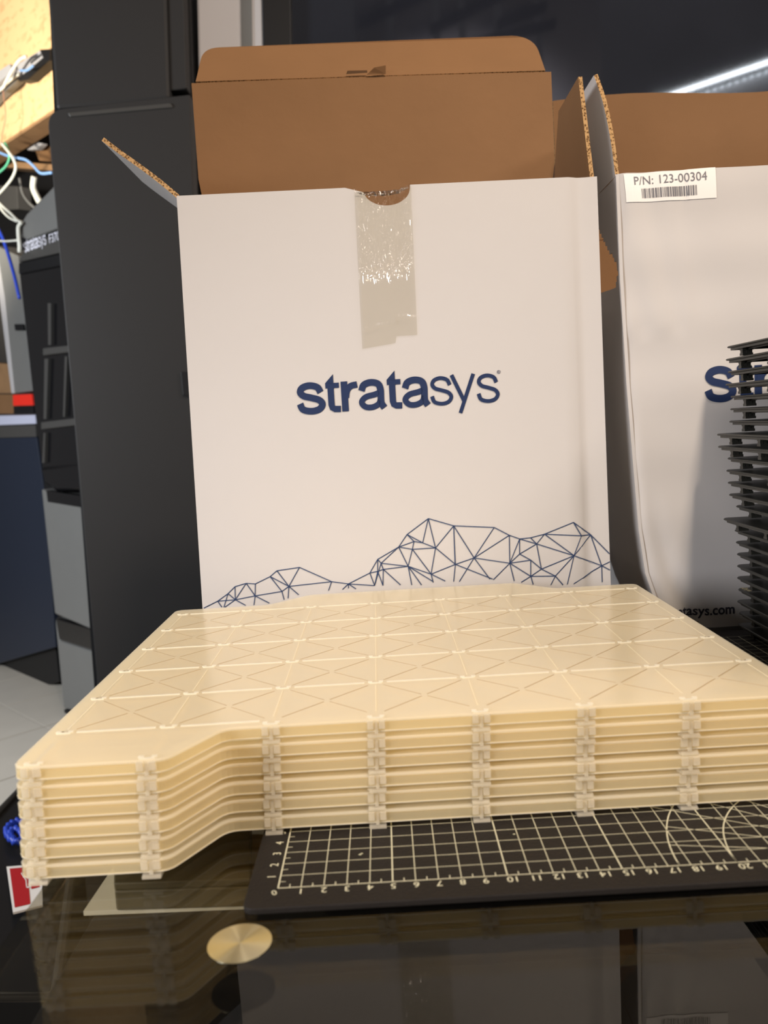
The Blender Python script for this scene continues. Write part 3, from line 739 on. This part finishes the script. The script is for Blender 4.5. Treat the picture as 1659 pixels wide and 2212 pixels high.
# sticker
c0 = [ony(*p, G_) for p in ((1352, 438), (1547, 428), (1544, 362), (1346, 377))]
st = []
def TS(a, b, off):   # a,b in 0..1 over the sticker
    p = c0[0] * (1 - a) * (1 - b) + c0[1] * a * (1 - b) + c0[2] * a * b + c0[3] * (1 - a) * b
    return (p.x, y2(p.x, p.z) - off, p.z)
mb = MB()
for i in range(30):
    for j in range(8):
        mb.add([TS((i + a) / 30, (j + b) / 8, .05) for a, b in ((0, 0), (1, 0), (1, 1), (0, 1))], [(0, 1, 2, 3)])
sk = mb.build('part_number_sticker', M['label'], b2, fixn=False); tag(sk, 'white rectangular sticker')
mb = MB()
text_mesh(mb, 'P/N: 123-00304', 1.0, lambda p: TS(.10 + p.x * .126, .60 + p.y * .42, .08))
x = .185; random.seed(3)
while x < .79:
    w = random.choice([.006, .006, .012, .018]); mb.add([TS(a, b, .08) for a, b in ((x, .13), (x + w, .13), (x + w, .46), (x, .46))], [(0, 1, 2, 3)]); x += w + random.choice([.006, .006, .010])
M['ink'] = plain('faded_ink', (0.16, 0.16, 0.18), 0.5)
mb.build('sticker_print', M['ink'], sk, fixn=False)

# ================================================================== BIG DARK MACHINE (left)
YM = 150.0
def at(u, v, y=YM): return ony(u, v, y)
def slab(name, uvs, mat, parent, depth=6.0, y=YM, bevel=.4, rnd=None):
    P = [at(u, v, y) for u, v in uvs]; P2_ = [(p.x, p.z) for p in P]
    if rnd: P2_ = roundpoly(P2_, rnd, 6)
    return MB().prism([(x, y, z) for x, z in P2_], (0, depth, 0)).build(name, mat, parent, bevel=bevel)
m1 = thing('printer_cabinet', (-40, 175, ZF), 'tall dark grey industrial printer cabinet standing left of the boxes', 'printer')
slab('lower_side_panel', [(101, 238), (410, 204), (415, 380), (455, 1480), (500, 2350), (262, 2380), (209, 1461), (118, 434)], M['dark_grey'], m1, 5, rnd=[3.6, .3, 0, 0, 0, 0, 0, 0], bevel=.6)
slab('upper_side_panel', [(84, -260), (352, -290), (368, 215), (120, 236)], M['dark_grey'], m1, 5, y=YM + .6, bevel=.8)
slab('corner_strip', [(354, -290), (388, -294), (404, 191), (367, 196)], M['dark_grey'], m1, 4, y=YM + 1.2, bevel=.3)
slab('seam_ledge', [(146, 243), (368, 222), (374, 232), (150, 252)], M['dark_grey_gloss'], m1, 3, y=YM - .35, bevel=.2)
slab('inner_body', [(95, -285), (400, -300), (460, 1500), (500, 2350), (270, 2370), (125, 434)], M['black'], m1, 30, y=YM + 5.2, bevel=0)
slab('latch', [(390, 803), (407, 803), (409, 857), (395, 853)], M['black'], m1, 1.5, y=YM - .8, bevel=.1)
# glass fronted machine behind the boxes
m2 = thing('chamber_machine', (40, 175, ZF), 'grey machine with a big dark glass window behind both boxes', 'machine')
slab('side_post', [(418, -300), (562, -310), (575, 300), (620, 1500), (470, 1500), (431, 300)], M['post_grey'], m2, 5, y=YM + 8, bevel=.6)
slab('post_groove', [(515, -300), (540, -302), (549, 400), (526, 400)], M['mid_grey'], m2, .5, y=YM + 7.7, bevel=0)
def fr(uvs, name='window_frame'):
    return slab(name, uvs, M['black'], m2, 4, y=YM + 6, bevel=.3)
fr([(560, -310), (622, -313), (634, 300), (670, 1100), (610, 1100), (573, 300)])
fr([(622, -420), (2300, -520), (2300, -420), (622, -320)])
fr([(600, 700), (2300, 610), (2300, 720), (600, 800)])
slab('window_glass', [(620, -330), (2300, -430), (2300, 640), (650, 720)], M['window'], m2, .6, y=YM + 8, bevel=0)
slab('lower_body', [(470, 800), (2300, 700), (2300, 2000), (520, 2300)], M['dark_grey'], m2, 40, y=YM + 12, bevel=0)

# unseen slats added behind the photographer to be faintly mirrored in the dark window
def mir0(u, v, ys): 
    p = ony(u, v, YM + 8); d = ray(u, v); d = Vector((d.x, -d.y, d.z)); return p + d * ((ys - YM - 8) / d.y)
pt = thing('reflection_slats', tuple(mir0(1050, 300, -235)), 'pale slats added behind the camera to give the dark window faint reflections', 'partition')
for (a, b) in ((760, 830), (845, 930), (945, 985), (1000, 1060), (1080, 1150), (1165, 1290)):
    MB().prism([mir0(a, -160, -235), mir0(b, -165, -235), mir0(b + 12, 300, -235), mir0(a + 12, 300, -235)], (0, -3, 0)).build('slat', M['light_grey'], pt)
for k, (x0_, y0_, x1_, y1_) in enumerate(((930, 75, 1150, -35), (1075, 62, 1180, 22), (1000, 110, 1200, 60), (780, 60, 930, -10))):
    MB().bar(mir0(x0_, y0_, -230), mir0(x1_, y1_, -230), 6, 5, up=(0, 0, 1)).build('brace', M['dark_grey'], pt)

# ================================================================== SECOND PRINTER at 45 degrees
def q45(u, v, off=0.0): return onp(u, v, P2 + N45 * off, N45)
def slab45(name, uvs, mat, parent, depth=5.0, off=0.0, bevel=.3, rnd=None):
    P = [q45(u, v, off) for u, v in uvs]
    o = P2 + N45 * off
    if rnd:
        Q = roundpoly([((p - o).dot(T45), p.z) for p in P], rnd, 5); P = [Vector((o.x, o.y, 0)) + T45 * a + Vector((0, 0, z)) for a, z in Q]
    return MB().prism(P, N45 * depth).build(name, mat, parent, bevel=bevel)
m3 = thing('office_printer', (P2.x + 35, P2.y + 20, ZF), 'second printer with grey drawers and lettered hood, behind the tall dark cabinet', 'printer')
slab45('hood', [(49, 474), (56, 462), (128, 388), (215, 345), (215, 466), (122, 494), (58, 518), (43, 512)], M['mid_grey'], m3, 40, bevel=.8)
slab45('hood_groove', [(58, 516), (200, 466), (200, 476), (60, 526)], M['black'], m3, 20, off=1)
slab45('lettered_strip', [(56, 528), (200, 480), (200, 530), (40, 566)], M['dark_grey_gloss'], m3, 20, off=.5)
slab45('hood_skirt', [(40, 568), (200, 532), (200, 560), (40, 592)], M['black'], m3, 30, off=1)
slab45('door_glass', [(42, 592), (210, 560), (230, 1040), (108, 1050), (92, 1020), (72, 860)], M['black_gloss'], m3, 1, off=2)
slab45('door_shelf', [(92, 752), (220, 738), (220, 752), (92, 768)], M['dark_grey_gloss'], m3, 2, off=.6)
slab45('door_shelf', [(88, 912), (220, 896), (220, 912), (88, 928)], M['dark_grey_gloss'], m3, 2, off=.6)
for uv in ([(103, 655), (110, 655), (110, 745), (104, 745)], [(96, 775), (104, 775), (100, 905), (94, 905)], [(140, 770), (145, 770), (140, 900), (136, 900)], [(94, 935), (98, 935), (96, 1000), (91, 1000)]):
    slab45('door_bar', uv, M['dark_grey_gloss'], m3, 1, off=1.0, bevel=0)
slab45('chamber_base', [(86, 1010), (200, 1000), (220, 1060), (120, 1062), (96, 1045)], M['black_gloss'], m3, 12, off=1, bevel=1)
slab45('drawer', [(89, 1056), (99, 1062), (220, 1085), (232, 1375), (118, 1326)], M['mid_grey'], m3, 30, bevel=.6)
slab45('drawer_recess', [(100, 1060), (220, 1078), (222, 1104), (103, 1084)], M['black_gloss'], m3, 2, off=-.15, bevel=0)
slab45('drawer', [(118, 1334), (128, 1384), (230, 1417), (240, 1556), (137, 1530)], M['mid_grey'], m3, 30, bevel=.6)
slab45('drawer_recess', [(120, 1336), (240, 1372), (245, 1418), (128, 1382)], M['black_gloss'], m3, 2, off=-.15, bevel=.3)
slab45('base_trim', [(138, 1532), (260, 1565), (262, 1580), (139, 1545)], M['black'], m3, 28, off=1)
slab45('inner_body', [(48, 500), (240, 420), (262, 1500), (142, 1500), (122, 1310), (96, 1060), (60, 700)], M['black'], m3, 45, off=6)
mb = MB(); p = q45(52, 546, .4); p1 = q45(101, 528, .4); ax = (p1 - p); L_ = ax.length; ax.normalize()
upv = Vector((0, 0, 1))
logo(mb, lambda t: p + ax * (t[0] * L_ / 6.8) + upv * (t[1] * L_ / 6.8 * 1.25))
p3 = q45(106, 526, .4)
mb_ = mb; mb = MB()
text_mesh(mb, 'F370', L_ * .22, lambda t: p3 + ax * t.x + upv * t.y)
slo2 = mb.build('model_lettering', M['silver_text'], m3, fixn=False); tag(slo2, 'pale silver model number')
mb = mb_
slo = mb.build('hood_lettering', M['silver_text'], m3, fixn=False); tag(slo, 'pale silver lettering')

# grey narrow post machine at the far left with red band
m4 = thing('grey_post', (P2.x - 28, P2.y + 20, ZF), 'narrow grey post with orange-red band, left of the second printer', 'post')
PO = 12
slab45('post_body', [(-10, 530), (38, 552), (70, 845), (28, 850), (4, 640)], M['mid_grey'], m4, 8, off=PO)
slab45('post_edge', [(-16, 530), (-9, 534), (8, 640), (30, 850), (24, 850)], M['light_grey'], m4, 8, off=PO - .3)
slab45('red_band', [(27, 853), (67, 851), (70, 876), (28, 877)], M['red'], m4, 8, off=PO - .6)
slab45('dark_foot', [(29, 878), (70, 877), (71, 893), (29, 894)], M['black'], m4, 8, off=PO)
slab45('door_catch', [(30, 700), (48, 700), (50, 714), (32, 714)], M['black'], m4, 1, off=PO - 1)
# dark blue bin
bn = thing('storage_bin', (P2.x - 25, P2.y + 30, ZF), 'dark navy storage bin with pale lid at the left edge', 'bin')
slab45('bin_lid', [(-60, 899), (74, 896), (76, 916), (-60, 921)], M['lid_white'], bn, 30, off=8, bevel=.4)
slab45('bin_rim', [(-60, 922), (75, 918), (77, 944), (-60, 948)], M['dark_grey_gloss'], bn, 30, off=8.5)
slab45('bin_body', [(-60, 948), (78, 944), (100, 1100), (120, 1398), (-60, 1450)], M['bin_blue'], bn, 30, off=9)
slab45('bin_base', [(-60, 1450), (120, 1400), (128, 1472), (-60, 1540)], M['black'], bn, 30, off=12)
tag(slab45('wood_box_front', [(-60, 780), (16, 786), (27, 850), (-60, 850)], M['wood'], None, 6, off=20), 'brown wooden box end beside the grey post at the left edge', 'box')
tag(slab45('cardboard_sheet', [(-60, 852), (26, 852), (28, 894), (-60, 894)], M['kraft'], None, 3, off=18), 'tan cardboard sheet below the wooden box end, left edge', 'cardboard')
# shelf of strand board with network gear
os_ = thing('strand_board_shelf', (P2.x - 30, P2.y + 45, 60), 'brightly lit strand board panel and shelf at upper left', 'shelf')
OO = 26
slab45('board_panel', [(-160, -320), (200, -340), (200, 182), (10, 305), (-160, 415)], M['osb'], os_, 2, off=OO, bevel=.1)
slab45('shelf_underside', [(-160, 416), (10, 306), (200, 183), (200, 189), (10, 313), (-160, 424)], M['wood'], os_, 8, off=OO + .2, bevel=0)
slab45('shelf_ledge', [(-60, 342), (160, 358), (160, 372), (-60, 356)], M['wood'], os_, 14, off=OO + 14)
slab45('rear_panel', [(-160, 250), (240, 200), (240, 620), (-160, 620)], M['black'], os_, 2, off=OO + 30, bevel=0)
sw = thing('network_switch', tuple(q45(70, 150, OO)), 'black network switch with ports and cables on the strand board', 'network switch')
slab45('switch_face', [(-20, 195), (84, 112), (92, 122), (-12, 218), (-20, 230)], M['mid_grey'], sw, 3, off=OO - 4, bevel=.1)
slab45('switch_face', [(30, 143), (86, 109), (92, 124), (40, 168)], M['light_grey'], sw, 1, off=OO - 4.3, bevel=.1)
slab45('switch_top', [(86, 107), (106, 106), (107, 130), (60, 172), (42, 176), (38, 169), (92, 124)], M['black'], sw, 4, off=OO - 4, bevel=.1)
for i in range(6):
    u = 66 + i * 3.9; v = 133 - i * 3.1
    slab45('port', [(u, v), (u + 2.4, v - 2), (u + 2.8, v + 3.5), (u + .4, v + 5.5)], M['black'], sw, .3, off=OO - 4.5, bevel=0)
tag(slab45('patch_panel', [(-20, 165), (20, 138), (24, 146), (18, 160), (-20, 192)], M['light_grey'], None, 2, off=OO - 7, bevel=.1), 'pale patch panel left of the black network switch', 'patch panel')
tag(slab45('carton', [(74, 322), (160, 300), (160, 352), (84, 347)], M['kraft'], None, 9, off=OO + 15), 'small brown carton under the strand board shelf', 'box')
tag(slab45('crumpled_bag', [(52, 316), (66, 304), (90, 309), (78, 322), (58, 324)], M['light_grey'], None, 3, off=OO + 10, bevel=.6), 'pale crumpled bag under the strand board shelf', 'bag')
tag(slab45('dark_device', [(-20, 400), (36, 402), (38, 452), (-20, 456)], M['dark_grey_gloss'], None, 6, off=OO + 6), 'dark grey device hanging under the shelf at the left edge', 'device')
def cable(name, uvs, r, mat, label, off):
    pts = catmull([q45(u, v, off) for u, v in uvs], 6)
    tag(MB().tube(pts, r, 8).build(name, mat, None, smooth=True), label, 'cable', 'loose network cables')
cable('cable', [(56, 122), (42, 130), (28, 150), (14, 175), (6, 190), (-12, 202)], .55, M['cable_white'], 'cream cable running over the network switch', OO - 9)
cable('cable', [(40, 160), (24, 172), (8, 186), (-14, 206)], .5, M['cable_white'], 'short cream cable below the network switch face', OO - 6)
cable('cable', [(6, 186), (8, 210), (12, 250), (6, 285), (2, 310)], .16, M['cable_red'], 'thin reddish wire hanging in front of the strand board', OO - 8)
cable('cable', [(72, 142), (58, 152), (44, 152)], .4, M['cable_blue'], 'short blue cable plugged into the network switch', OO - 9)
cable('cable', [(2, 308), (16, 325), (28, 342), (34, 362), (26, 385), (8, 408), (-8, 425)], .5, M['cable_white'], 'white cable looping down below the shelf', OO - 6)
cable('cable', [(10, 308), (18, 324), (20, 342), (12, 360), (-6, 376)], .45, M['cable_green'], 'green cable looping below the shelf', OO - 5)
cable('cable', [(-8, 326), (10, 334), (30, 340), (55, 345), (72, 358), (88, 374), (112, 373)], .5, M['cable_blue'], 'light blue cable crossing below the shelf', OO - 4)
cable('cable', [(-4, 436), (8, 448), (24, 462), (38, 476), (48, 480)], .45, M['cable_white'], 'upper of two white cables running to the second printer', 1)
cable('cable', [(-4, 440), (6, 456), (20, 470), (36, 478)], .4, M['cable_white'], 'lower of two white cables running to the second printer', 2)
cable('cable', [(46, 480), (40, 490), (40, 508), (42, 530), (42, 545)], .6, M['cable_white'], 'white cable hanging down the left side of the second printer', -1.5)
cable('cable', [(-6, 520), (14, 521), (38, 519)], .35, M['cable_white'], 'white cable running level from the left edge to the second printer', -1)
cable('cable', [(-6, 490), (6, 515), (18, 550), (32, 600), (42, 645)], .6, M['cable_deep_blue'], 'deep blue cable hanging in front of the grey post', 4)
cable('hose', [(42, 385), (48, 415), (60, 435), (78, 452)], .5, M['mid_grey'], 'grey hose hanging in the dark recess above the second printer', OO)
cable('hose', [(74, 382), (72, 405), (80, 425), (86, 436)], 1.2, M['cable_white'], 'thick pale hose above the second printer hood', OO)

# dark crate with red and white sign, near floor at lower left
cr = thing('black_crate', (-95, 128, ZF), 'black crate on the tiles at the lower left edge', 'crate')
cp = [onz(u, v, ZF + 22) for u, v in ((48, 1722), (150, 1700), (190, 2000), (-80, 2330))]
def flo(u, v, z): return onz(u, v, z)
tp_ = [flo(-60, 1812, ZF + 30), flo(46, 1700, ZF + 30), flo(170, 1760, ZF + 30), flo(120, 2150, ZF + 30), flo(-90, 2150, ZF + 30)]
MB().prism([(p.x, p.y, ZF + .1) for p in tp_], (0, 0, 29.5)).build('crate_body', M['black'], cr, bevel=.6)
rim = [Vector((p.x, p.y, ZF + 29.8)) for p in tp_]
MB().tube(rim + [rim[0]], .7, 8).build('crate_rim', M['dark_grey_gloss'], cr)
sgn = [onz(u, v, ZF + 31.2) for u, v in ((14, 1872), (90, 1866), (92, 1955), (28, 1971))]
sg = MB().prism([(p.x, p.y, ZF + 30.9) for p in sgn], (0, 0, .3)).build('warning_card', M['label']); tag(sg, 'red and white card lying on the black crate', 'card')
sb = sg
def SG(a, b, z=ZF + 31.26):
    p = sgn[3] * (1 - a) * (1 - b) + sgn[2] * a * (1 - b) + sgn[1] * a * b + sgn[0] * (1 - a) * b; return (p.x, p.y, z)
mb = MB(); mb.add([SG(*c) for c in ((.08, .08), (.6, .08), (.58, .94), (.08, .94))], [(0, 1, 2, 3)])
mb.add([SG(*c) for c in ((.66, .40), (.92, .42), (.92, .52), (.66, .52))], [(0, 1, 2, 3)])
mb.build('red_field', M['sign_red'], sg, fixn=False)
mb = MB()
for a, b in (((.4, .80), (.52, .62)), ((.52, .62), (.52, .45)), ((.52, .45), (.62, .45))):
    ribbon(mb, [a, b], .03, lambda p: SG(p[0], p[1], ZF + 31.3))
mb.build('white_figure', M['label'], sg, fixn=False)
cz = ZF + 31
pts = [onz(u, v, cz) for u, v in ((60, 1782), (38, 1778), (22, 1786), (14, 1798), (20, 1812), (34, 1822), (50, 1815), (44, 1800), (30, 1795), (22, 1806), (30, 1818))]
tag(MB().tube([Vector((p.x, p.y, cz + .3 * (i % 3))) for i, p in enumerate(catmull(pts, 5))], .5, 8).build('cable_coil', M['cable_deep_blue'], None, smooth=True), 'blue cable coil lying on the black crate', 'cable')

# LED strip luminaire behind the photographer, mirrored in the dark window
def mirror(u, v, yw=YM + 8, ys=-190):
    p = ony(u, v, yw); d = ray(u, v); d = Vector((d.x, -d.y, d.z)); return p + d * ((ys - yw) / d.y)
la, lb = mirror(1400, 222), mirror(1760, 100)
lt = thing('strip_light', tuple((la + lb) / 2), 'white strip light on the room side behind the camera, mirrored in the dark window', 'light')
dv = (lb - la); nb = 46
MB().bar(la - dv * .02 + Vector((0, -1.5, 1)), lb + dv * .02 + Vector((0, -1.5, 1)), 4, 2).build('housing', M['mid_grey'], lt)
mb = MB()
for i in range(nb):
    c = la + dv * (i / (nb - 1))
    mb.tube([c + Vector((0, -.6, 0)), c + Vector((0, .6, 0))], 1.0, 8)
mb.build('led_row', M['led'], lt)
mb = MB()
for i in range(0, nb, 2):
    c = la + dv * (i / (nb - 1)) + Vector((0, 0, -5.5))
    mb.tube([c + Vector((0, -.6, 0)), c + Vector((0, .6, 0))], .7, 8)
mb.build('led_row', M['led_dim'], lt)
rk = thing('reflection_board', tuple(mirror(1600, 190)), 'pale board added behind the camera to brighten the reflection below the strip light', 'board')  # unseen board added for a pale patch in the window reflection
A = [mirror(u, v, ys=-196) for u, v in ((1450, 222), (1720, 130), (1720, 330), (1450, 330))]
MB().prism(A, (0, -2, 0)).build('board', M['light_grey'], rk)

for o in list(bpy.data.objects):
    if '_b' in o: del o['_b']
